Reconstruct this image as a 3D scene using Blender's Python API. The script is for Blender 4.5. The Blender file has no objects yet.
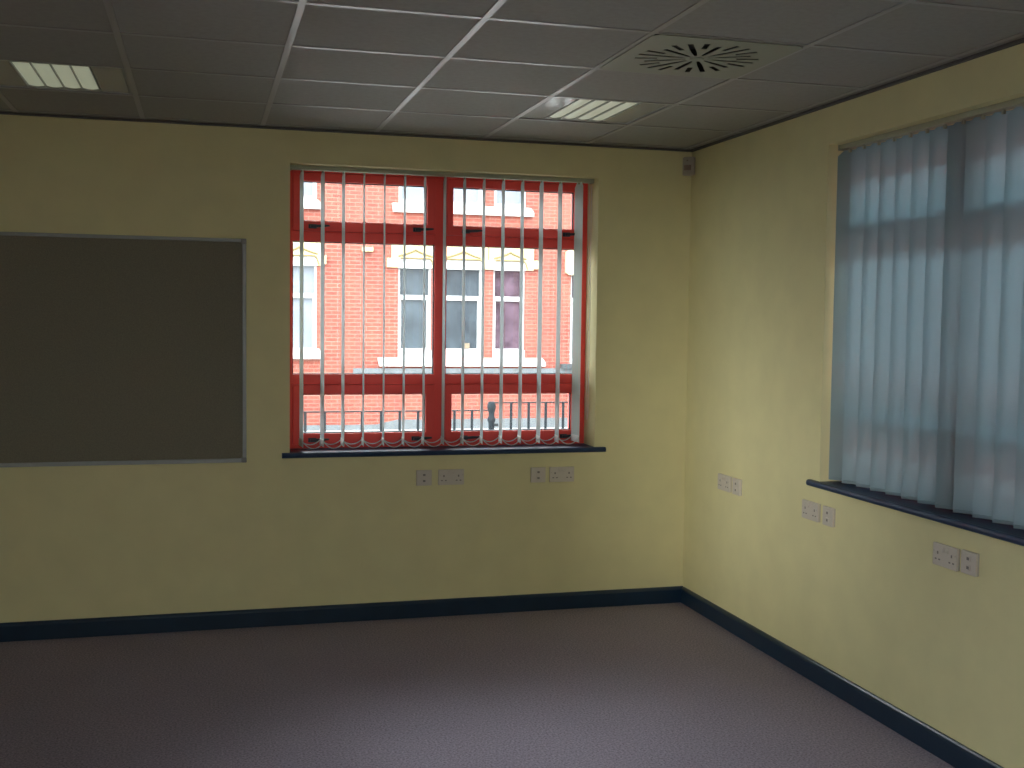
import bpy, bmesh, math, random
from mathutils import Vector, Matrix
random.seed(7)
S = bpy.context.scene
C = S.collection
PI = math.pi

# ------------------------------------------------------------------ materials
def _new(name):
    m = bpy.data.materials.new(name); m.use_nodes = True
    nt = m.node_tree; return m, nt, nt.nodes['Principled BSDF']

def mat(name, col, rough=.6, metal=0., spec=.5, noise=0., nscale=30., bump=0., bscale=200., emit=None, estr=0.):
    m, nt, b = _new(name)
    b.inputs['Roughness'].default_value = rough
    b.inputs['Metallic'].default_value = metal
    b.inputs['Specular IOR Level'].default_value = spec
    b.inputs['Base Color'].default_value = (*col, 1)
    tc = nt.nodes.new('ShaderNodeTexCoord')
    if noise:
        n = nt.nodes.new('ShaderNodeTexNoise'); n.inputs['Scale'].default_value = nscale
        n.inputs['Detail'].default_value = 4
        nt.links.new(tc.outputs['Object'], n.inputs['Vector'])
        r = nt.nodes.new('ShaderNodeValToRGB')
        r.color_ramp.elements[0].position = .3; r.color_ramp.elements[1].position = .7
        r.color_ramp.elements[0].color = (*[c*(1-noise) for c in col], 1)
        r.color_ramp.elements[1].color = (*[min(1, c*(1+noise)) for c in col], 1)
        nt.links.new(n.outputs['Fac'], r.inputs['Fac'])
        nt.links.new(r.outputs['Color'], b.inputs['Base Color'])
    if bump:
        n = nt.nodes.new('ShaderNodeTexNoise'); n.inputs['Scale'].default_value = bscale
        nt.links.new(tc.outputs['Object'], n.inputs['Vector'])
        bp = nt.nodes.new('ShaderNodeBump'); bp.inputs['Strength'].default_value = bump
        bp.inputs['Distance'].default_value = .002
        nt.links.new(n.outputs['Fac'], bp.inputs['Height'])
        nt.links.new(bp.outputs['Normal'], b.inputs['Normal'])
    if emit:
        b.inputs['Emission Color'].default_value = (*emit, 1)
        b.inputs['Emission Strength'].default_value = estr
    return m

def fabric_mat(name, col, tcol, mix):
    m = bpy.data.materials.new(name); m.use_nodes = True
    nt = m.node_tree; nt.nodes.clear()
    o = nt.nodes.new('ShaderNodeOutputMaterial'); mx = nt.nodes.new('ShaderNodeMixShader')
    d = nt.nodes.new('ShaderNodeBsdfDiffuse'); t = nt.nodes.new('ShaderNodeBsdfTranslucent')
    d.inputs['Color'].default_value = (*col, 1)
    tc = nt.nodes.new('ShaderNodeTexCoord'); mp = nt.nodes.new('ShaderNodeMapping')
    mp.inputs['Scale'].default_value = (60, 60, 500)
    n = nt.nodes.new('ShaderNodeTexNoise'); n.inputs['Scale'].default_value = 1
    r = nt.nodes.new('ShaderNodeValToRGB')
    r.color_ramp.elements[0].color = (*[c*.9 for c in tcol], 1); r.color_ramp.elements[1].color = (*tcol, 1)
    nt.links.new(tc.outputs['Object'], mp.inputs['Vector']); nt.links.new(mp.outputs['Vector'], n.inputs['Vector'])
    nt.links.new(n.outputs['Fac'], r.inputs['Fac']); nt.links.new(r.outputs['Color'], t.inputs['Color'])
    mx.inputs['Fac'].default_value = mix
    nt.links.new(d.outputs[0], mx.inputs[1]); nt.links.new(t.outputs[0], mx.inputs[2])
    nt.links.new(mx.outputs[0], o.inputs['Surface'])
    return m

def brick_mat(name):
    m, nt, b = _new(name)
    tc = nt.nodes.new('ShaderNodeTexCoord'); sp = nt.nodes.new('ShaderNodeSeparateXYZ')
    cb = nt.nodes.new('ShaderNodeCombineXYZ'); br = nt.nodes.new('ShaderNodeTexBrick')
    ad = nt.nodes.new('ShaderNodeMath'); ad.operation = 'ADD'
    nt.links.new(tc.outputs['Object'], sp.inputs[0])
    nt.links.new(sp.outputs['X'], ad.inputs[0]); nt.links.new(sp.outputs['Y'], ad.inputs[1])
    nt.links.new(ad.outputs[0], cb.inputs['X']); nt.links.new(sp.outputs['Z'], cb.inputs['Y'])
    nt.links.new(cb.outputs[0], br.inputs['Vector'])
    br.inputs['Scale'].default_value = 1; br.inputs['Brick Width'].default_value = .225
    br.inputs['Row Height'].default_value = .075; br.inputs['Mortar Size'].default_value = .008
    br.inputs['Color1'].default_value = (.185, .044, .029, 1); br.inputs['Color2'].default_value = (.14, .031, .021, 1)
    br.inputs['Mortar'].default_value = (.195, .092, .072, 1)
    n = nt.nodes.new('ShaderNodeTexNoise'); n.inputs['Scale'].default_value = 1.3; n.inputs['Detail'].default_value = 22
    nt.links.new(tc.outputs['Object'], n.inputs['Vector'])
    mx = nt.nodes.new('ShaderNodeMix'); mx.data_type = 'RGBA'; mx.blend_type = 'MULTIPLY'
    r = nt.nodes.new('ShaderNodeValToRGB')
    r.color_ramp.elements[0].position = .35; r.color_ramp.elements[0].color = (.86, .84, .84, 1)
    r.color_ramp.elements[1].position = .7; r.color_ramp.elements[1].color = (1.1, 1.1, 1.05, 1)
    nt.links.new(n.outputs['Fac'], r.inputs['Fac'])
    mx.inputs['Factor'].default_value = 1
    nt.links.new(br.outputs['Color'], mx.inputs['A']); nt.links.new(r.outputs['Color'], mx.inputs['B'])
    nt.links.new(mx.outputs['Result'], b.inputs['Base Color'])
    b.inputs['Roughness'].default_value = .9
    return m

def glass_mat(name):
    m = bpy.data.materials.new(name); m.use_nodes = True
    nt = m.node_tree; nt.nodes.clear()
    o = nt.nodes.new('ShaderNodeOutputMaterial'); mx = nt.nodes.new('ShaderNodeMixShader')
    t = nt.nodes.new('ShaderNodeBsdfTransparent'); g = nt.nodes.new('ShaderNodeBsdfGlossy')
    t.inputs['Color'].default_value = (.93, .95, .94, 1); g.inputs['Roughness'].default_value = .02
    f = nt.nodes.new('ShaderNodeFresnel'); f.inputs['IOR'].default_value = 1.45
    nt.links.new(f.outputs[0], mx.inputs[0]); nt.links.new(t.outputs[0], mx.inputs[1])
    nt.links.new(g.outputs[0], mx.inputs[2]); nt.links.new(mx.outputs[0], o.inputs['Surface'])
    return m

M = dict(
    wall=mat('cream_yellow_paint', (.77, .70, .39), .75, spec=.25, noise=.03, nscale=6, bump=.25, bscale=160),
    tile=mat('mineral_fibre_tile', (.36, .352, .325), .85, spec=.2, noise=.05, nscale=40, bump=.4, bscale=250),
    tbar=mat('white_gloss_grid', (.33, .32, .31), .34, spec=.6),
    edge=mat('dark_edge_shadow_trim', (.12, .115, .11), .7),  # shadow line along the ceiling edge, painted into the trim colour
    skirt=mat('navy_gloss_paint', (.010, .029, .058), .3, spec=.5, noise=.1, nscale=9),
    sill=mat('navy_gloss_sill', (.020, .042, .095), .4, spec=.35, noise=.1, nscale=9),
    red=mat('red_powder_coat', (.93, .10, .08), .5, spec=.2),
    gasket=mat('black_gasket', (.02, .02, .025), .6),
    handle=mat('dark_grey_handle', (.03, .03, .04), .4),
    glass=glass_mat('clear_window_glass'),
    slat=fabric_mat('pale_blue_blind_fabric', (.52, .63, .66), (.20, .34, .40), .62),
    slat_lit=fabric_mat('lit_blind_fabric_copy', (.68, .73, .73), (.50, .58, .58), .5),  # same fabric as slat, made lighter to imitate daylight on the open slats
    rail=mat('white_head_rail', (.42, .42, .30), .6),
    cord=mat('white_blind_cord', (.75, .72, .70), .5),
    plastic=mat('white_socket_plastic', (.64, .57, .49), .4, spec=.5),
    plastic2=mat('grey_white_socket_plastic', (.52, .46, .40), .4),
    hole=mat('socket_hole_grey', (.22, .19, .17), .6),
    felt=mat('charcoal_felt', (.235, .215, .16), .95, spec=.1, noise=.12, nscale=180, bump=.5, bscale=500),
    alu=mat('satin_aluminium', (.32, .33, .31), .5, metal=.3, noise=.04, nscale=30),
    corner=mat('grey_plastic_corner', (.2, .2, .19), .5),
    vent=mat('cream_vent_plate', (.33, .345, .27), .6),
    ventdark=mat('vent_plenum_dark', (.06, .06, .055), .8),
    panel=mat('polished_reflector', (.44, .44, .42), .15, spec=.25),
    louvre=mat('white_light_housing', (.42, .42, .40), .5),
    strip=mat('unlit_strip_glow', (.6, .6, .55), .5, emit=(.82, .88, .62), estr=.22),  # lamps are off; faint emission imitates daylight caught in the strips
    brick=brick_mat('red_brick'),
    stone=mat('cream_painted_stone', (.34, .29, .165), .7, noise=.03, nscale=4),
    stoneline=mat('ochre_moulding', (.13, .095, .035), .8),
    white=mat('white_gloss_joinery', (.35, .35, .35), .5),
    cill=mat('white_painted_sill', (.36, .35, .335), .6),
    pane=mat('dark_house_glass', (.028, .038, .046), .15, spec=.35, noise=.4, nscale=2.2),
    net=mat('net_curtain_glass', (.12, .135, .16), .25, spec=.35, noise=.12, nscale=3),
    mauve=mat('mauve_curtain_glass', (.055, .036, .05), .2, spec=.35, noise=.5, nscale=5),
    ledge=mat('grey_stone_ledge', (.075, .085, .092), .8, noise=.15, nscale=8),
    darkstone=mat('dark_slate_step', (.03, .036, .04), .8),
    iron=mat('dark_iron', (.012, .015, .018), .9, spec=.1),
    pave=mat('pale_concrete_paving', (.20, .20, .195), .9, noise=.08, nscale=3),
    road=mat('grey_asphalt', (.10, .10, .105), .9, noise=.1, nscale=20),
    roof=mat('slate_roof', (.10, .10, .12), .7, noise=.2, nscale=12),
    pir=mat('off_white_sensor', (.45, .40, .32), .45),
    pirlens=mat('sensor_lens', (.30, .21, .17), .4),
    box=mat('brown_card_box', (.13, .10, .065), .8),
)

def carpet():
    m, nt, b = _new('heather_carpet')
    tc = nt.nodes.new('ShaderNodeTexCoord')
    n = nt.nodes.new('ShaderNodeTexNoise'); n.inputs['Scale'].default_value = 110; n.inputs['Detail'].default_value = 6; n.inputs['Roughness'].default_value = .7
    n2 = nt.nodes.new('ShaderNodeTexNoise'); n2.inputs['Scale'].default_value = 2.5; n2.inputs['Detail'].default_value = 22
    r = nt.nodes.new('ShaderNodeValToRGB')
    r.color_ramp.elements[0].position = .32; r.color_ramp.elements[0].color = (.17, .135, .175, 1)
    r.color_ramp.elements[1].position = .68; r.color_ramp.elements[1].color = (.48, .43, .53, 1)
    mx = nt.nodes.new('ShaderNodeMix'); mx.data_type = 'RGBA'; mx.blend_type = 'MULTIPLY'; mx.inputs['Factor'].default_value = 1
    r2 = nt.nodes.new('ShaderNodeValToRGB')
    r2.color_ramp.elements[0].color = (.9, .89, .9, 1); r2.color_ramp.elements[1].color = (1.08, 1.07, 1.08, 1)
    nt.links.new(tc.outputs['Object'], n.inputs['Vector']); nt.links.new(tc.outputs['Object'], n2.inputs['Vector'])
    nt.links.new(n.outputs['Fac'], r.inputs['Fac']); nt.links.new(n2.outputs['Fac'], r2.inputs['Fac'])
    nt.links.new(r.outputs['Color'], mx.inputs['A']); nt.links.new(r2.outputs['Color'], mx.inputs['B'])
    nt.links.new(mx.outputs['Result'], b.inputs['Base Color'])
    bp = nt.nodes.new('ShaderNodeBump'); bp.inputs['Strength'].default_value = .6; bp.inputs['Distance'].default_value = .004
    nt.links.new(n.outputs['Fac'], bp.inputs['Height']); nt.links.new(bp.outputs['Normal'], b.inputs['Normal'])
    b.inputs['Roughness'].default_value = .95; b.inputs['Specular IOR Level'].default_value = .15
    return m
M['carpet'] = carpet()

# ------------------------------------------------------------------ mesh helpers
class MB:
    def __init__(s): s.bm = bmesh.new()
    def box(s, x0, x1, y0, y1, z0, z1, bev=0, seg=2):
        t = bmesh.new(); bmesh.ops.create_cube(t, size=1)
        for v in t.verts:
            v.co = Vector(((x0+x1)/2+v.co.x*(x1-x0), (y0+y1)/2+v.co.y*(y1-y0), (z0+z1)/2+v.co.z*(z1-z0)))
        if bev: bmesh.ops.bevel(t, geom=t.edges[:], offset=bev, segments=seg, profile=.6, affect='EDGES')
        s._join(t); return s
    def _join(s, t, mtx=None):
        if mtx is not None: bmesh.ops.transform(t, matrix=mtx, verts=t.verts)
        me = bpy.data.meshes.new('tmp'); t.to_mesh(me); t.free(); s.bm.from_mesh(me); bpy.data.meshes.remove(me)
    def prism(s, pts, axis, a, b):
        """closed outline pts (2-D) extruded along axis between a and b"""
        def P(p, q):
            return {'x': (q, p[0], p[1]), 'y': (p[0], q, p[1]), 'z': (p[0], p[1], q)}[axis]
        A = [s.bm.verts.new(P(p, a)) for p in pts]; B = [s.bm.verts.new(P(p, b)) for p in pts]
        n = len(pts)
        s.bm.faces.new(A); s.bm.faces.new(B[::-1])
        for i in range(n): s.bm.faces.new((A[i], A[(i+1) % n], B[(i+1) % n], B[i]))
        return s
    def tube(s, pts, r, seg=8):
        rings = []
        pts = [Vector(p) for p in pts]
        for i, p in enumerate(pts):
            d = (pts[min(i+1, len(pts)-1)]-pts[max(i-1, 0)]).normalized()
            u = d.cross(Vector((.31, .9, .2))).normalized(); v = d.cross(u)
            rings.append([s.bm.verts.new(p+u*r*math.cos(2*PI*k/seg)+v*r*math.sin(2*PI*k/seg)) for k in range(seg)])
        for a, b in zip(rings, rings[1:]):
            for k in range(seg): s.bm.faces.new((a[k], a[(k+1) % seg], b[(k+1) % seg], b[k]))
        s.bm.faces.new(rings[0]); s.bm.faces.new(rings[-1][::-1]); return s
    def lathe(s, prof, x, y, z, seg=20):
        rings = [[s.bm.verts.new((x+r*math.cos(2*PI*k/seg), y+r*math.sin(2*PI*k/seg), z+h)) for k in range(seg)] for r, h in prof]
        for a, b in zip(rings, rings[1:]):
            for k in range(seg): s.bm.faces.new((a[k], a[(k+1) % seg], b[(k+1) % seg], b[k]))
        s.bm.faces.new(rings[0]); s.bm.faces.new(rings[-1][::-1]); return s
    def build(s, name, m, parent=None, smooth=False, recalc=True):
        if recalc: bmesh.ops.recalc_face_normals(s.bm, faces=s.bm.faces)
        me = bpy.data.meshes.new(name); s.bm.to_mesh(me); s.bm.free()
        me.materials.append(m)
        if smooth:
            for p in me.polygons: p.use_smooth = True
        o = bpy.data.objects.new(name, me); C.objects.link(o)
        if parent: o.parent = parent
        return o

def tag(o, label=None, cat=None, group=None, kind=None):
    if label: o['label'] = label
    if cat: o['category'] = cat
    if group: o['group'] = group
    if kind: o['kind'] = kind
    return o
def struct(o, label=None, cat=None): return tag(o, label, cat, kind='structure')
def empty(name, loc, rz=0):
    o = bpy.data.objects.new(name, None); C.objects.link(o); o.empty_display_size = .1
    o.location = loc; o.rotation_euler = (0, 0, rz); return o
def copy_tree(o, parent=None):
    c = o.copy(); C.objects.link(c)
    if parent: c.parent = parent
    for ch in [x for x in S.objects if x.parent == o]: copy_tree(ch, c)
    return c

def wall_grid(us, zs, holes, d0, d1, axis):
    """slab in (u,z), thickness d0..d1, openings = list of (u0,u1,z0,z1)"""
    us = sorted(set(us+[h[0] for h in holes]+[h[1] for h in holes]))
    zs = sorted(set(zs+[h[2] for h in holes]+[h[3] for h in holes]))
    b = MB(); cache = {}
    def V(u, d, z):
        k = (round(u, 5), round(d, 5), round(z, 5))
        if k not in cache:
            cache[k] = b.bm.verts.new((u, d, z) if axis == 'y' else (d, u, z))
        return cache[k]
    def solid(i, j):
        if i < 0 or j < 0 or i >= len(us)-1 or j >= len(zs)-1: return False
        u = (us[i]+us[i+1])/2; z = (zs[j]+zs[j+1])/2
        return not any(h[0] < u < h[1] and h[2] < z < h[3] for h in holes)
    for i in range(len(us)-1):
        for j in range(len(zs)-1):
            if not solid(i, j): continue
            u0, u1, z0, z1 = us[i], us[i+1], zs[j], zs[j+1]
            for d in (d0, d1): b.bm.faces.new((V(u0, d, z0), V(u1, d, z0), V(u1, d, z1), V(u0, d, z1)))
            if not solid(i-1, j): b.bm.faces.new((V(u0, d0, z0), V(u0, d1, z0), V(u0, d1, z1), V(u0, d0, z1)))
            if not solid(i+1, j): b.bm.faces.new((V(u1, d0, z0), V(u1, d1, z0), V(u1, d1, z1), V(u1, d0, z1)))
            if not solid(i, j-1): b.bm.faces.new((V(u0, d0, z0), V(u1, d0, z0), V(u1, d1, z0), V(u0, d1, z0)))
            if not solid(i, j+1): b.bm.faces.new((V(u0, d0, z1), V(u1, d0, z1), V(u1, d1, z1), V(u0, d1, z1)))
    return b

# ------------------------------------------------------------------ room shell
H = 2.674
XL, YB = -5.9, -7.2            # far left and rear walls of the room
T = .30
GZ = -.55                      # street level
WO = dict(w=1.74, z0=.912, z1=2.49)
BX0 = -2.312                   # back window opening starts here
RY0 = -1.515                   # right window opening starts here (runs towards -Y)
W3 = -4.75                     # another window further along the right wall, out of frame

struct(MB().box(XL-T, T, YB-T, T, -.12, 0).build('floor', M['carpet']), 'brownish purple short pile carpet across the room', 'floor')
struct(wall_grid([XL-T, T], [-.12, H+.35], [(BX0, BX0+WO['w'], WO['z0'], WO['z1'])], 0, T, 'y').build('wall_back', M['wall']),
       'cream yellow wall with the unshaded window and noticeboard', 'wall')
struct(wall_grid([YB-T, 0], [-.12, H+.35],
       [(RY0-WO['w'], RY0, WO['z0'], WO['z1']), (W3-WO['w'], W3, WO['z0'], WO['z1'])], 0, T, 'x').build('wall_right', M['wall']),
       'cream yellow wall on the right under the closed blind', 'wall')
REAR = (-3.25, -1.85, .85, 2.25)               # window behind the camera (x0, x1, z0, z1)
LEFT = (-6.50, -4.70, .85, 2.20)               # long window on the left wall, out of frame
struct(wall_grid([YB-T, 0], [-.12, H+.35], [LEFT], XL-T, XL, 'x').build('wall_left', M['wall']), 'cream yellow wall out of frame to the left', 'wall')
struct(wall_grid([XL, 0], [-.12, H+.35], [REAR], YB-T, YB, 'y').build('wall_rear', M['wall']), 'cream yellow wall behind the camera', 'wall')

# suspended ceiling: tiles, grid bars, perimeter trim
XA, YA = -2.4555, -.6641
gx = [x for x in [XA+.6*k for k in range(-10, 10)] if XL < x < 0]
gy = [y for y in [YA-.6*k for k in range(-2, 20)] if YB < y < 0]
lightcells = [(XA+.6*2, YA-.6), (XA-.6*2, YA-.6), (XA+.6*2, YA-.6*8), (XA-.6*2, YA-.6*8)]
ventcell = (XA+.6*2, YA-.6*3)
xs = [XL]+gx+[0]; ys = sorted([YB]+gy+[0])
cb = MB()
for i in range(len(xs)-1):
    for j in range(len(ys)-1):
        x0, x1, y0, y1 = xs[i], xs[i+1], ys[j], ys[j+1]
        skip = any(abs(x0-a) < .01 and abs(y0-b) < .01 for a, b in lightcells+[ventcell])
        if skip: continue
        cb.box(x0+.001, x1-.001, y0+.001, y1-.001, H+.002, H+.017)
cl = struct(cb.build('ceiling', M['tile']), 'suspended ceiling of grey white square tiles', 'ceiling')
gb = MB()
for x in gx: gb.box(x-.012, x+.012, YB, 0, H-.001, H+.02)
for y in gy: gb.box(XL, 0, y-.012, y+.012, H-.0005, H+.02)
gb.build('ceiling_grid', M['tbar'], cl)
struct(MB().box(XL-T, T, YB-T, T, H+.35, H+.5).build('ceiling_slab', M['tile']), 'concrete slab above the suspended ceiling', 'ceiling')
eb = MB()
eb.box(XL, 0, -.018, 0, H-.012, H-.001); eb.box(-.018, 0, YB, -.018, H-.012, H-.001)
struct(eb.build('trim_1', M['edge']), 'perimeter angle where ceiling meets the walls, its shadow line painted dark', 'trim')

# skirting: moulded profile
def skirt(name, along, a, b, label):
    prof = [(0, 0), (-.018, 0), (-.018, .078), (-.014, .088), (-.008, .094), (0, .095)]
    mb = MB()
    if along == 'x':
        mb.prism(prof, 'x', a, b)
    else:
        mb.prism([(p[0], p[1]) for p in prof], 'y', a, b)
    return struct(mb.build(name, M['skirt']), label, 'skirting board')
skirt('baseboard_back', 'x', XL, 0, 'dark navy skirting board along the window wall')
skirt('baseboard_right', 'y', YB, -.018, 'dark navy skirting board running down the right wall')

# ------------------------------------------------------------------ windows (local: x right, y outward, z up)
def frame_ring(mb, x0, x1, z0, z1, t, y0, y1, bev=.004):
    tl, tr, tb, tt = t
    mb.box(x0, x0+tl, y0, y1, z0, z1, bev); mb.box(x1-tr, x1, y0, y1, z0, z1, bev)
    mb.box(x0+tl-.002, x1-tr+.002, y0+.0005, y1-.0005, z0, z0+tb, bev); mb.box(x0+tl-.002, x1-tr+.002, y0+.0005, y1-.0005, z1-tt, z1, bev)

def make_window(name, loc, rz, label, horn=.042):
    w = struct(empty(name, loc, rz), label, 'window')
    W = WO['w']; zb, zt = .940, 2.489
    FY0, FY1 = .188, .252
    f = MB()
    f.box(.001, .028, FY0, FY1, zb, zt, .003); f.box(W-.028, W-.001, FY0, FY1, zb, zt, .003)
    f.box(.026, W-.026, FY0+.0005, FY1, zb, zb+.02, .003); f.box(.026, W-.026, FY0+.0005, FY1, zt-.02, zt, .003)
    f.box(.826, .894, FY0, FY1, zb+.018, zt-.018, .004)
    for a, b in ((.027, .827), (.893, W-.027)):
        f.box(a, b, FY0+.001, FY1, 1.298, 1.353, .003)
        f.box(a, b, FY0+.001, FY1, 2.091, 2.146, .003)
    f.build('window_frame', M['red'], w)
    for a, b, g0, g1 in ((.028, .826, .073, .778), (.894, W-.028, .929, 1.655)):
        for z0, z1, h0, h1, hz in ((.962, 1.296, 1.023, 1.243, .988), (2.148, 2.466, 2.201, 2.420, 2.172)):
            s = MB(); frame_ring(s, a+.001, b-.001, z0, z1, (g0-a-.001, b-.001-g1, h0-z0, z1-h1), FY0-.012, FY1-.006)
            so = s.build('opening_sash', M['red'], w)
            g = MB(); frame_ring(g, g0, g1, h0, h1, (.005, .005, .005, .005), FY0+.012, FY0+.03, 0); g.build('gasket', M['gasket'], so)
            MB().box(g0+.004, g1-.004, FY0+.018, FY0+.024, h0+.004, h1-.004).build('pane', M['glass'], so)
            for hx in (a+.085, b-.13):
                h = MB()
                h.box(hx, hx+.045, FY0-.024, FY0-.012, hz-.012, hz+.012, .003)
                h.prism([(hx+.01, hz+.006), (hx+.01, hz-.008), (hx+.085, hz-.004), (hx+.115, hz+.001), (hx+.112, hz+.009), (hx+.07, hz+.01)], 'y', FY0-.042, FY0-.026)
                h.box(hx+.01, hx+.03, FY0-.03, FY0-.02, hz-.007, hz+.007)
                h.build('handle', M['handle'], so)
        # fixed middle light
        g = MB(); frame_ring(g, a, b, 1.353, 2.091, (.005, .005, .005, .005), FY0+.02, FY0+.038, 0); g.build('gasket', M['gasket'], w)
        MB().box(a+.004, b-.004, FY0+.026, FY0+.032, 1.357, 2.087).build('pane', M['glass'], w)
    # sill board with horns and rounded nose
    s = MB()
    s.box(.001, W-.001, .002, .200, WO['z0']+.001, .940, 0)
    nose = [(0, WO['z0']), (-.017, WO['z0']), (-.024, WO['z0']+.004), (-.027, .926), (-.024, .936), (-.017, .940), (0, .940)]
    s.prism(nose, 'x', -horn, W+.062)
    s.build('window_sill', M['sill'], w)
    return w
win1 = make_window('window_1', (BX0, 0, 0), 0, 'red framed window looking out at brick houses')
win2 = make_window('window_2', (0, RY0, 0), -PI/2, 'red framed window hidden behind the closed pale blue blind', .075)
win3 = make_window('window_3', (0, W3, 0), -PI/2, 'red framed window out of frame on the right wall')

def make_screen(name, loc, rz, W, z0, z1, n, label):
    w = struct(empty(name, loc, rz), label, 'window')
    f = MB(); frame_ring(f, .001, W-.001, z0+.001, z1-.001, (.05,)*4, .18, .24)
    for k in range(1, n): f.box(W*k/n-.03, W*k/n+.03, .181, .239, z0+.04, z1-.04)
    f.build('window_frame', M['red'], w)
    for k in range(n): MB().box(W*k/n+.03, W*(k+1)/n-.03, .207, .213, z0+.045, z1-.045).build('pane', M['glass'], w)
make_screen('window_5', (REAR[1], YB, 0), PI, REAR[1]-REAR[0], REAR[2], REAR[3], 2, 'red framed window in the wall behind the camera')
make_screen('window_4', (XL, LEFT[0], 0), PI/2, LEFT[1]-LEFT[0], LEFT[2], LEFT[3], 2, 'long red framed window in the left wall, out of frame')

# ------------------------------------------------------------------ vertical blinds
def make_slat(parent, x, y, phi, z0, z1, w, sag=.004, wm='cord', wh=.040, fm='slat'):
    """phi: angle of the slat's plane from the window normal"""
    dx, dy = math.sin(phi), math.cos(phi); nx, ny = dy, -dx
    mb = MB(); N = 8; nz = 10
    def P(u, z):
        k = 4*(.25-(u/w)**2)*sag
        return (x+dx*u+nx*k, y+dy*u+ny*k, z)
    rows = []
    zs = [z0+(z1-.025-z0)*i/nz for i in range(nz+1)]+[z1]
    for i, z in enumerate(zs):
        f = 1 if i <= nz else .55
        rows.append([mb.bm.verts.new(P((-w/2+w*k/N)*f, z)) for k in range(N+1)])
    for a, b in zip(rows, rows[1:]):
        for k in range(N): mb.bm.faces.new((a[k], a[k+1], b[k+1], b[k]))
    o = mb.build('slat', M[fm], parent, smooth=True, recalc=False)
    # hanger clip and bottom weight pocket
    h = MB(); h.box(x-.006, x+.006, y-.006, y+.006, z1-.012, z1+.014, .002); h.build('hanger', M['rail'], o)
    t = bmesh.new(); bmesh.ops.create_cube(t, size=1)
    for v in t.verts: v.co = Vector((v.co.x*w*.93, v.co.y*.004, v.co.z*wh))
    bmesh.ops.bevel(t, geom=t.edges[:], offset=.0015, segments=1, affect='EDGES')
    m = MB(); m._join(t, Matrix.Translation((x-nx*.002, y-ny*.002, z0+wh/2+.001)) @ Matrix.Rotation(math.atan2(dy, dx), 4, 'Z'))
    m.build('bottom_weight', M[wm], o)
    return (x, y, dx, dy, w)

def make_blind(loc, rz, n, x0, pitch, phis, label, chain, z0, z1, sag=.004, w=.127, dp=.09):
    b = tag(empty('vertical_blind', loc, rz), label, 'blind')
    W = WO['w']
    hr = MB(); hr.box(.012, W-.012, dp-.024, dp+.024, 2.466, 2.489, .004)
    hr.box(.008, .014, dp-.027, dp+.027, 2.464, 2.489); hr.box(W-.014, W-.008, dp-.027, dp+.027, 2.464, 2.489)
    hr.build('headrail', M['rail'], b)
    info = [make_slat(b, x0+pitch*i, dp, math.radians(phis[i]), z0, z1, w, sag, 'cord' if chain else 'slat', .040 if chain else .012, 'slat_lit' if chain else 'slat') for i in range(n)]
    if chain:
        for side in (-1, 1):
            c = MB(); 
            for p, q in zip(info, info[1:]):
                A = Vector((p[0]+p[2]*side*w*.44, p[1]+p[3]*side*w*.44, z0+.030)); B = Vector((q[0]+q[2]*side*w*.44, q[1]+q[3]*side*w*.44, z0+.030))
                pts = []
                for k in range(9):
                    t = k/8; v = A.lerp(B, t); v.z -= .032*4*t*(1-t)*(1.15 if side < 0 else .85); pts.append(v)
                c.tube(pts, .0030, 6)
            c.build('bottom_chain', M['cord'], b)
    # control chain and wand weight at the right hand end
    cc = MB(); xx = W-.03
    cc.tube([(xx, .075, 2.45), (xx+.002, .075, 1.8), (xx, .075, 1.12), (xx+.006, .075, 1.09), (xx+.012, .075, 1.12), (xx+.014, .075, 1.8), (xx+.012, .075, 2.45)], .0016, 6)
    cc.build('control_chain', M['cord'], b)
    return b
ph1 = [-5, -4, -1, 3, 4, 4, 5, 4.3, 5.3, 6.3, 6, 6.5, 5.6, 6.6, -4]
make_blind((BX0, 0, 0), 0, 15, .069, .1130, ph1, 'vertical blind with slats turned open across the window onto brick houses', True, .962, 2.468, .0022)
ph2 = [65+random.uniform(-2.5, 2.5) for _ in range(15)]
make_blind((0, RY0, 0), -PI/2, 15, .066, .1135, ph2, 'pale blue vertical blind with slats closed on the right wall', False, .950, 2.462, -.008, dp=.07)
make_blind((0, W3, 0), -PI/2, 15, .075, .1135, [65]*15, 'pale blue vertical blind with slats closed, out of frame beyond the right wall sockets', False, .950, 2.462, -.008, dp=.07)

# ------------------------------------------------------------------ noticeboard
nb = tag(empty('noticeboard', (-4.36, 0, .895)), 'large charcoal felt noticeboard in an aluminium frame left of the window', 'noticeboard')
NW, NH = 1.82, 1.185
MB().box(.012, NW-.012, -.012, -.002, .012, NH-.012).build('felt_panel', M['felt'], nb)
f = MB(); frame_ring(f, .018, NW-.018, 0, NH, (.002, .002, .022, .018), -.020, -.001, .002)
f.box(0, .020, -.020, -.001, .018, NH-.018, .002); f.box(NW-.020, NW, -.020, -.001, .018, NH-.018, .002)
f.build('frame', M['alu'], nb)
for cx in (0, NW-.026):
    for cz in (0, NH-.026):
        MB().box(cx-.001, cx+.027, -.0225, -.0005, cz-.001, cz+.027, .005).build('corner_cap', M['corner'], nb)

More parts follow.
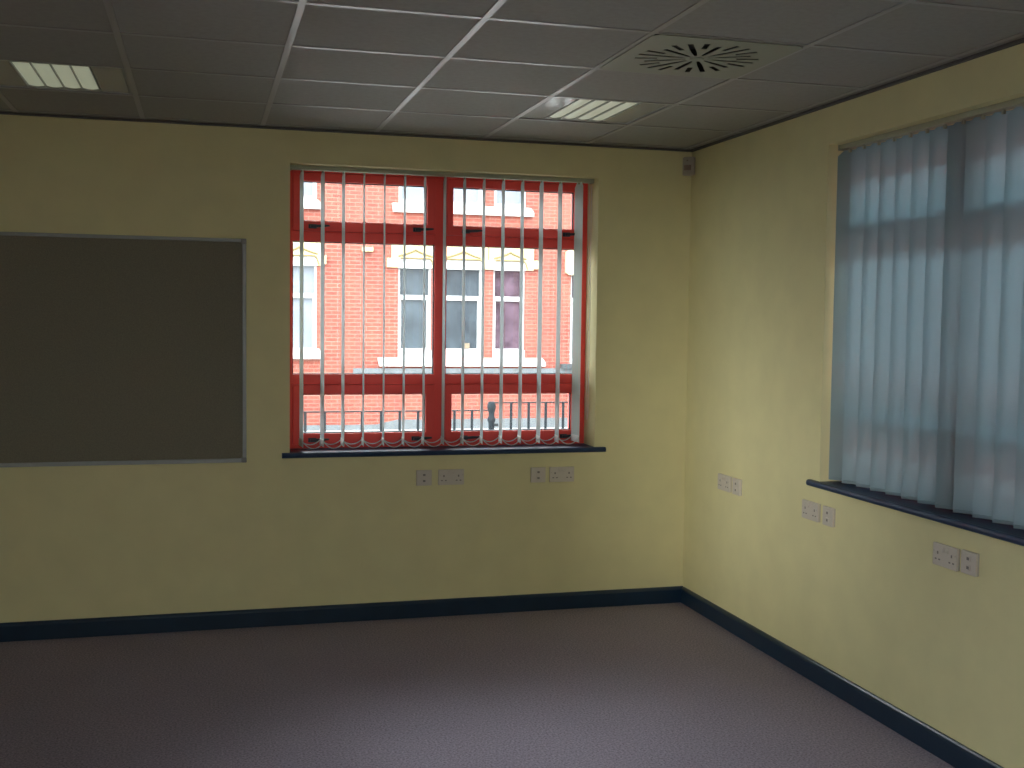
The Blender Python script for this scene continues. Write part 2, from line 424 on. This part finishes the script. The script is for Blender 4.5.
# ------------------------------------------------------------------ sockets (local: x right, -y into the room, z up, centre origin)
DS = .019
def socket(kind, loc, rz, label, group):
    w = .147 if kind == 'double' else .087
    name = {'double': 'double_power_socket', 'data': 'data_outlet'}[kind]
    o = tag(empty(name, loc, rz), label, 'socket', group)
    MB().box(-w/2+.0015, w/2-.0015, -.026+DS, 0, -.042, .042, .001).build('back_box', M['plastic2'], o)
    MB().box(-w/2, w/2, -.035+DS, -.0262+DS, -.0435, .0435, .003).build('face_plate', M['plastic'], o)
    if kind == 'double':
        for cx in (-.042, .042):
            h = MB()
            h.box(cx-.004, cx+.004, -.0356+DS, -.0349+DS, .002, .013)
            h.box(cx-.016, cx-.006, -.0356+DS, -.0349+DS, -.021, -.015); h.box(cx+.006, cx+.016, -.0356+DS, -.0349+DS, -.021, -.015)
            h.build('pin_holes', M['hole'], o)
        for cx in (-.014, .014):
            s = MB(); s.prism([(-.034+DS, .014), (-.040+DS, .016), (-.0375+DS, .026), (-.036+DS, .033), (-.034+DS, .034)], 'x', cx-.008, cx+.008)
            s.build('rocker_switch', M['plastic'], o)
        for cx in (-.064, .064):
            MB().lathe([(.003, 0), (.003, .001)], 0, 0, 0, 10).build('screw', M['plastic2'], o).matrix_local = Matrix.Translation((cx, -.0355+DS, .012)) @ Matrix.Rotation(PI/2, 4, 'X')
    else:
        for cz in (-.017, .017):
            MB().box(-.013, .013, -.0375+DS, -.0345+DS, cz-.011, cz+.011, .001).build('jack_module', M['plastic'], o)
            MB().box(-.007, .007, -.0378+DS, -.0374+DS, cz-.006, cz+.005).build('jack_hole', M['hole'], o)
    return o
Z = .787
gd, gs = 'double sockets along the walls', 'data outlets along the walls'
socket('data', (-1.577, 0, Z), 0, 'white data outlet under the window, leftmost on the window wall', gs)
socket('double', (-1.423, 0, Z), 0, 'white double socket below the window, left one of the two doubles on this wall', gd)
socket('data', (-.914, 0, Z), 0, 'white data outlet under the right end of the window sill', gs)
socket('double', (-.772, 0, Z), 0, 'white double socket just below the right end of the window sill', gd)
socket('double', (0, -0.548, Z+.008), -PI/2, 'white double socket on the right wall nearest the room corner', gd)
socket('data', (0, -0.698, Z+.008), -PI/2, 'white data outlet on the right wall nearest the room corner', gs)
socket('double', (0, -1.463, Z+.008), -PI/2, 'white double socket just below the left end of the blue sill on the right wall', gd)
socket('data', (0, -1.620, Z+.008), -PI/2, 'white data outlet below the left end of the blind on the right wall', gs)
socket('double', (0, -2.468, Z), -PI/2, 'white double socket on the right wall nearest the camera', gd)
socket('data', (0, -2.608, Z+.004), -PI/2, 'white data outlet nearest the camera at the right edge', gs)

# ------------------------------------------------------------------ corner movement sensor
pr = tag(empty('motion_sensor', (-.001, -.001, 2.575), PI/4), 'small off white movement sensor high in the room corner', 'sensor')
b = MB()
b.prism([(0, 0), (-.040, -.040), (-.030, -.060), (.0, -.068), (.030, -.060), (.040, -.040)], 'z', -.052, .052)
bmesh.ops.bevel(b.bm, geom=b.bm.edges[:], offset=.004, segments=2, affect='EDGES')
b.build('housing', M['pir'], pr)
pr.rotation_euler = (0, 0, -PI/4)
b = MB(); b.prism([(-.022, -.060), (-.018, -.071), (0, -.076), (.018, -.071), (.022, -.060)], 'z', -.026, .004); b.build('lens', M['pirlens'], pr)
MB().box(-.004, .004, -.071, -.066, .026, .034, .001).build('indicator', M['pirlens'], pr)

# ------------------------------------------------------------------ ceiling lights
def ceiling_light(cell, label):
    cx, cy = cell[0]+.3, cell[1]+.3
    o = tag(empty('ceiling_light', (cx, cy, H)), label, 'light', 'square recessed ceiling lights')
    h = MB(); h.box(-.287, .287, -.287, .287, .050, .060)
    for sx in (-1, 1):
        h.box(min(sx*.287, sx*.282), max(sx*.287, sx*.282), -.287, .287, .004, .052)
        h.box(-.282, .282, min(sx*.287, sx*.282), max(sx*.287, sx*.282), .004, .052)
    h.build('housing', M['louvre'], o)
    r = MB(); frame_ring(r, -.286, .286, -.286, .286, (.012,)*4, 0, .004, 0)
    rr = r.build('rim', M['louvre'], o); rr.matrix_local = Matrix.Translation((0, 0, .006)) @ Matrix.Rotation(PI/2, 4, 'X')
    for sx in (-1, 1):
        a, c = sorted((sx*.276, sx*.156))
        MB().box(a, c, -.270, .270, .006, .008).build('side_reflector', M['panel'], o)
    for sy in (-1, 1):
        a, c = sorted((sy*.276, sy*.252))
        MB().box(-.155, .155, a, c, .006, .008).build('end_reflector', M['louvre'], o)
    for k in range(4):
        x = -.1125+.075*k
        s = MB(); n = 8
        top = [(x-.034+.068*i/n, .012-.005*math.sin(PI*i/n)) for i in range(n+1)]
        s.prism(top+[(x+.034, .026), (x-.034, .026)], 'y', -.250, .250)
        s.build('diffuser', M['strip'], o, smooth=False)
    d = MB()
    for k in range(5):
        x = -.150+.075*k; d.box(x-.0022, x+.0022, -.252, .252, .004, .03)
    d.build('divider', M['louvre'], o)
    return o
ceiling_light(lightcells[0], 'square recessed ceiling light near the round air vent')
ceiling_light(lightcells[1], 'square recessed ceiling light above the noticeboard')

# ------------------------------------------------------------------ round swirl vent
vx, vy = ventcell[0]+.3, ventcell[1]+.3
v = tag(empty('ceiling_vent', (vx, vy, H)), 'square ceiling air vent with a round pattern of radial slots', 'vent')
pm = MB(); NS = 24; wv = .021
radii = [.012, .045, .075, .110, .150, .200, .235, .256]
def ang(r, k):
    c = 2*PI*k/NS; a = math.asin(min(.9, wv/2/r)) if r > .04 else .25*2*PI/NS
    a = min(a, .42*2*PI/NS)
    return (c-a, c+a)
rings = []
for r in radii:
    row = []
    for k in range(NS):
        for a in ang(r, k): row.append(pm.bm.verts.new((r*math.cos(a), r*math.sin(a), 0)))
    rings.append(row)
L = 2*NS
for i in range(len(radii)-1):
    for j in range(L):
        k = j//2
        if j % 2 == 0:
            hole = (radii[i] >= .044 and radii[i+1] <= .2005) if k % 2 == 0 else (radii[i] >= .149 and radii[i+1] <= .2355)
            if k % 4 == 0 and radii[i] >= .199 and radii[i+1] <= .2355: hole = True
            if hole: continue
        pm.bm.faces.new((rings[i][j], rings[i][(j+1) % L], rings[i+1][(j+1) % L], rings[i+1][j]))
pm.bm.faces.new(rings[0])
sq = []
for vt in rings[-1]:
    m_ = max(abs(vt.co.x), abs(vt.co.y)); q = vt.co*(.294/m_); sq.append(pm.bm.verts.new((q.x, q.y, 0)))
for j in range(L): pm.bm.faces.new((rings[-1][j], rings[-1][(j+1) % L], sq[(j+1) % L], sq[j]))
po = pm.build('face_plate', M['vent'], v)
po.location.z = -.003
so = po.modifiers.new('thick', 'SOLIDIFY'); so.thickness = .0025; so.offset = 0
pb = MB(); pb.lathe([(.266, 0), (.266, .09), (.10, .09)], 0, 0, .004, 32); 
for f_ in [f_ for f_ in pb.bm.faces if all(abs(q.co.z-.004) < 1e-5 for q in f_.verts)]: pb.bm.faces.remove(f_)
pb.build('plenum', M['ventdark'], v)
MB().lathe([(.028, 0), (.028, -.003), (.014, -.006)], 0, 0, -.0045, 24).build('centre_boss', M['vent'], v)

# ------------------------------------------------------------------ outside: the street
FY = 16.0
hs = tag(empty('terraced_house', (0, FY, GZ)), 'red brick terraced house with white sash windows across the street', 'house')
g = GZ
def hz(z): return z-g
cols = [(-3.22, -2.55), (-2.33, -1.52), (-1.29, -.62), (.96, 1.63), (1.86, 2.67), (2.89, 3.56), (4.53, 5.30), (6.9, 7.7), (-6.2, -5.4)]
zl = [(.95, 2.66)]*6+[(.75, 2.60)]+[(.95, 2.66)]*2
holes = [(a, b, hz(z0), hz(z1)) for (a, b), (z0, z1) in zip(cols, zl)]
up = cols[:6]+[(6.9, 7.7), (-6.2, -5.4)]
holes += [(a, b, hz(3.87), hz(5.55)) for a, b in up]
wall_grid([-12, 14], [0, 6.3], holes, 0, .35, 'y').build('brick_wall', M['brick'], hs)
MB().prism([(-.35, 6.36), (3.2, 7.5), (6.2, 6.5), (6.2, 6.3), (-.35, 6.26)], 'x', -12, 14).build('roof', M['roof'], hs)
MB().box(-12, 14, .36, 6, 0, 6.28).build('house_body', M['brick'], hs)
def sash_window(a, b, z0, z1, mid, pm_, frame=.045, blind=None):
    f = MB(); z0, z1, mid = hz(z0), hz(z1), hz(mid)
    frame_ring(f, a+.002, b-.002, z0, z1-.002, (frame, frame, .10, .03), .06, .16, 0)
    f.box(a+frame, b-frame, .065, .15, mid-.045, mid+.045)
    # upper sash sits proud of the lower one, which has wider stiles
    for q in (a+frame, b-frame-.035): f.box(q, q+.035, .10, .15, z0, mid)
    fo = f.build('sash_window', M['white'], hs)
    MB().box(a+frame, b-frame, .125, .135, z0+.05, z1-.02).build('pane', M[pm_], fo)
    return fo
mats = ['pane', 'pane', 'net', 'pane', 'pane', 'mauve', 'pane', 'pane', 'pane']
for (a, b), (z0, z1), pmn in zip(cols, zl, mats):
    sash_window(a, b, z0, z1, 2.06, pmn)
for i, (a, b) in enumerate(up): sash_window(a, b, 3.87, 5.55, 4.75, 'net')
def lintels(x0, x1, zb, zt, wins, corb=True):
    s = MB(); s.box(x0, x1, -.05, 0, hz(2.82), hz(zt))
    edges = [x0]+[v_ for w_ in wins for v_ in w_]+[x1]
    for a, b in zip(edges[::2], edges[1::2]): s.box(a, b, -.05, 0, hz(zb), hz(2.82))
    if corb:
        s.box(x0-.09, x0, -.07, 0, hz(2.64), hz(2.82)); s.box(x1, x1+.10, -.07, 0, hz(2.67), hz(2.84))
    so_ = s.build('stone_lintel', M['stone'], hs)
    for a, b in wins:
        c = (a+b)/2; d = MB()
        d.tube([(c-.34, -.05, hz(2.86)), (c-.2, -.055, hz(2.90)), (c-.06, -.06, hz(2.955)), (c, -.06, hz(2.99)), (c+.06, -.06, hz(2.955)), (c+.2, -.055, hz(2.90)), (c+.34, -.05, hz(2.86))], .020, 6)
        d.tube([(a+.04, -.05, hz(2.825)), (b-.06, -.05, hz(2.825)), (b-.01, -.05, hz(2.78)), (b+.03, -.05, hz(2.66))], .016, 6)
        d.build('moulding', M['stoneline'], so_)
        MB().box(a, b, -.02, .05, hz(2.63), hz(2.82)).build('head_panel', M['white'], so_)
    return so_
l1 = lintels(.82, 3.72, 2.64, 3.20, [cols[3], cols[4], cols[5]])
MB().box(2.765, 2.79, -.054, -.049, hz(2.83), hz(3.2)).build('joint', M['stoneline'], l1)
lintels(-3.36, -.55, 2.64, 3.20, [cols[0], cols[1], cols[2]])
s = MB(); s.prism([(4.40, hz(2.62)), (4.48, hz(2.57)), (5.40, hz(2.57)), (5.46, hz(2.62)), (5.46, hz(3.02)), (5.36, hz(3.10)), (4.50, hz(3.10)), (4.40, hz(3.02))], 'y', -.06, 0); s.build('stone_lintel', M['stone'], hs)
def sill(a, b, z0, z1, name='stone_sill', mt='cill'):
    s_ = MB(); s_.prism([(a, z1), (a+.03, z0), (b-.0, z0), (b, z1-.09), (b-.07, z1)], 'y', -.09, .06); s_.build(name, M[mt], hs)
sill(.56, 3.99, hz(.70), hz(.945)-.08); sill(-3.75, -.52, hz(.84), hz(1.04))
for a, b in ((.96, 1.63), (1.86, 2.67), (2.89, 3.56), (-1.29, -.62)):
    MB().box(a+.002, b-.002, -.03, .06, hz(.84), hz(1.02)).build('sill_block', M['cill'], hs)
sill(.82, 3.70, hz(3.72), hz(3.87)+.02); sill(-3.4, -.54, hz(3.72), hz(3.87)+.02)
MB().box(4.33, 5.5, -.14, .06, hz(.66), hz(.75)).build('window_ledge', M['darkstone'], hs)
s = MB(); s.box(.08, 14, -.06, 0, hz(.55), hz(.66)); s.box(.10, 14, -.075, 0, hz(.53), hz(.565)); s.build('string_course', M['ledge'], hs)
s = MB(); s.prism([(-12, 0), (14, 0), (14, hz(-.36)), (.95, hz(-.36)), (.55, hz(-.45)), (-12, hz(-.45))], 'y', -.05, 0); s.build('plinth', M['ledge'], hs)
MB().box(.24, .46, -.08, 0, hz(2.93), hz(3.02), .02).build('wall_vent', M['stone'], hs)
bx = MB(); bx.box(2.28, 2.42, FY+.02, FY+.055, 1.055, 1.16, .004)
tag(bx.build('card_box', M['box']), 'small brown box on the sill of the middle house window', 'box')

# street ground
struct(MB().box(-60, 60, .31, FY+7, GZ-.2, GZ).build('ground', M['pave']), 'pale pavement and street outside', 'ground')
struct(MB().box(.31, 60, -40, .31, GZ-.2, GZ).build('ground_right', M['road']), 'asphalt yard beside the building', 'ground')
struct(MB().box(-60, .31, -40, -7.9, GZ-.2, GZ).build('ground_rear', M['road']), 'asphalt yard behind the building', 'ground')
struct(MB().box(-60, -6.3, -7.9, .31, GZ-.2, GZ).build('ground_left', M['road']), 'asphalt yard left of the building', 'ground')

# unseen brick wall, added to cut the sky light reaching the right hand windows
struct(MB().box(8.5, 8.85, -14, 12, GZ, 7).build('wall_sky_block', M['brick']), 'unseen red brick wall added to block sky from the right hand windows', 'wall')

# iron railing on the near side of the street
RY = 7.0
def cvt(x): return -2.767+(x+2.767)*13.19/10.19
rl = tag(empty('iron_railing', (0, RY, GZ)), 'dark iron railing with a stepped top rail in front of the brick house', 'railing')
lo, hi = .575+.55, .665+.55
xs_l = [cvt(x) for x in (-2.566, -2.395, -2.224, -2.053, -1.882, -1.710, -1.543, -1.377, -1.203, -1.033, -.864, -.694, -.524, -.358)]
xs_h = [cvt(x) for x in (.017, .188, .355, .527, .70, .87, 1.04, 1.21)]
for x in xs_l: MB().box(x-.015, x+.015, -.006, .006, .08, lo, 0).build('upright', M['iron'], rl)
for x in xs_h: MB().box(x-.015, x+.015, -.006, .006, .08, hi, 0).build('upright', M['iron'], rl)
xp = cvt(-.172)
for a, b, z in ((xs_l[0]-.02, xp, lo), (xs_l[0]-.02, xp, .10), (xp, xs_h[-1]+.02, hi), (xp, xs_h[-1]+.02, .10)):
    MB().box(a, b, -.012, .012, z-.014, z).build('rail', M['iron'], rl)
MB().lathe([(.055, 0), (.055, .08), (.038, .10), (.036, .80), (.036, .97), (.048, .99), (.048, 1.02), (.036, 1.04), (.036, 1.09), (.044, 1.12), (.052, 1.145), (.052, 1.18), (.042, 1.20), (.040, 1.215), (.034, 1.222)], xp, 0, 0, 16).build('post', M['iron'], rl, smooth=True)
MB().box(xp+.04, xp+.085, -.012, .012, .925, .955, .004).build('bracket', M['iron'], rl)
MB().box(xs_l[0]-.03, xs_l[0], -.03, .03, 0, lo, .003).build('post', M['iron'], rl)
MB().box(xs_h[-1], xs_h[-1]+.03, -.03, .03, 0, hi, .003).build('post', M['iron'], rl)

# ------------------------------------------------------------------ light: overcast sky
w = bpy.data.worlds.new('overcast'); S.world = w; w.use_nodes = True
nt = w.node_tree; bg = nt.nodes['Background']
tc = nt.nodes.new('ShaderNodeTexCoord'); sp = nt.nodes.new('ShaderNodeSeparateXYZ'); rp = nt.nodes.new('ShaderNodeValToRGB')
nt.links.new(tc.outputs['Generated'], sp.inputs[0]); nt.links.new(sp.outputs['Z'], rp.inputs['Fac']); nt.links.new(rp.outputs['Color'], bg.inputs['Color'])
rp.color_ramp.elements[0].position = 0; rp.color_ramp.elements[0].color = (.31, .33, .36, 1)
rp.color_ramp.elements[1].position = 1; rp.color_ramp.elements[1].color = (.92, .97, 1.0, 1)
bg.inputs['Strength'].default_value = 22

# bright low patch of cloud behind the building: a very soft, low sun
sl = bpy.data.lights.new('soft_low_sun', 'SUN'); sl.energy = 4.8; sl.angle = math.radians(17); sl.color = (1, .98, .92)
so_ = bpy.data.objects.new('soft_low_sun', sl); C.objects.link(so_)
el = math.radians(4); dv = Vector((5.9, 5.35, 0)).normalized()*math.cos(el)+Vector((0, 0, -math.sin(el)))
so_.rotation_euler = dv.to_track_quat('-Z', 'Y').to_euler(); so_.location = (-12, -12, 4)

# sky portals: only guide sampling through the window openings, they add no light
def portal(loc, rot, sx=1.8, sy=1.6):
    l = bpy.data.lights.new('sky_portal', 'AREA'); l.shape = 'RECTANGLE'; l.size = sx; l.size_y = sy
    l.cycles.is_portal = True
    o = bpy.data.objects.new('sky_portal', l); C.objects.link(o); o.location = loc; o.rotation_euler = rot
portal((BX0+.87, .33, 1.72), (-PI/2, 0, 0))
portal((.33, RY0-.87, 1.72), (PI/2, 0, PI/2))
portal((.33, W3-.87, 1.72), (PI/2, 0, PI/2))
portal((XL-.33, (LEFT[0]+LEFT[1])/2, 1.55), (PI/2, 0, -PI/2), 3.7, 2.0)

portal(((REAR[0]+REAR[1])/2, YB-.33, 1.55), (PI/2, 0, 0), 1.6, 1.6)

# ------------------------------------------------------------------ camera (solved from the photograph's vanishing lines and the 600 mm ceiling grid)
cd = bpy.data.cameras.new('camera'); cam = bpy.data.objects.new('camera', cd); C.objects.link(cam); S.camera = cam
yaw, pitch, roll, fpx = .267204198, -.0583558608, .0124763049, 1134.26732
d = Vector((math.sin(yaw)*math.cos(pitch), math.cos(yaw)*math.cos(pitch), math.sin(pitch)))
r = Vector((math.cos(yaw), -math.sin(yaw), 0)); u = r.cross(d)
r2 = r*math.cos(roll)+u*math.sin(roll); u2 = -r*math.sin(roll)+u*math.cos(roll)
mt = Matrix((r2, u2, -d)).transposed().to_4x4(); mt.translation = Vector((-2.76738917, -6.19000245, 1.68249227))
cam.matrix_world = mt
cd.sensor_width = 36; cd.lens = 36*fpx/1024; cd.clip_start = .05; cd.clip_end = 200

vs = S.view_settings
S.display_settings.display_device = 'sRGB'
vs.view_transform = 'Standard'; vs.look = 'None'; vs.gamma = 1; vs.use_curve_mapping = False
vs.exposure = .17
S.cycles.use_denoising = True
S.cycles.max_bounces = 16; S.cycles.diffuse_bounces = 10; S.cycles.transmission_bounces = 8; S.cycles.transparent_max_bounces = 12
S.cycles.sample_clamp_indirect = 8
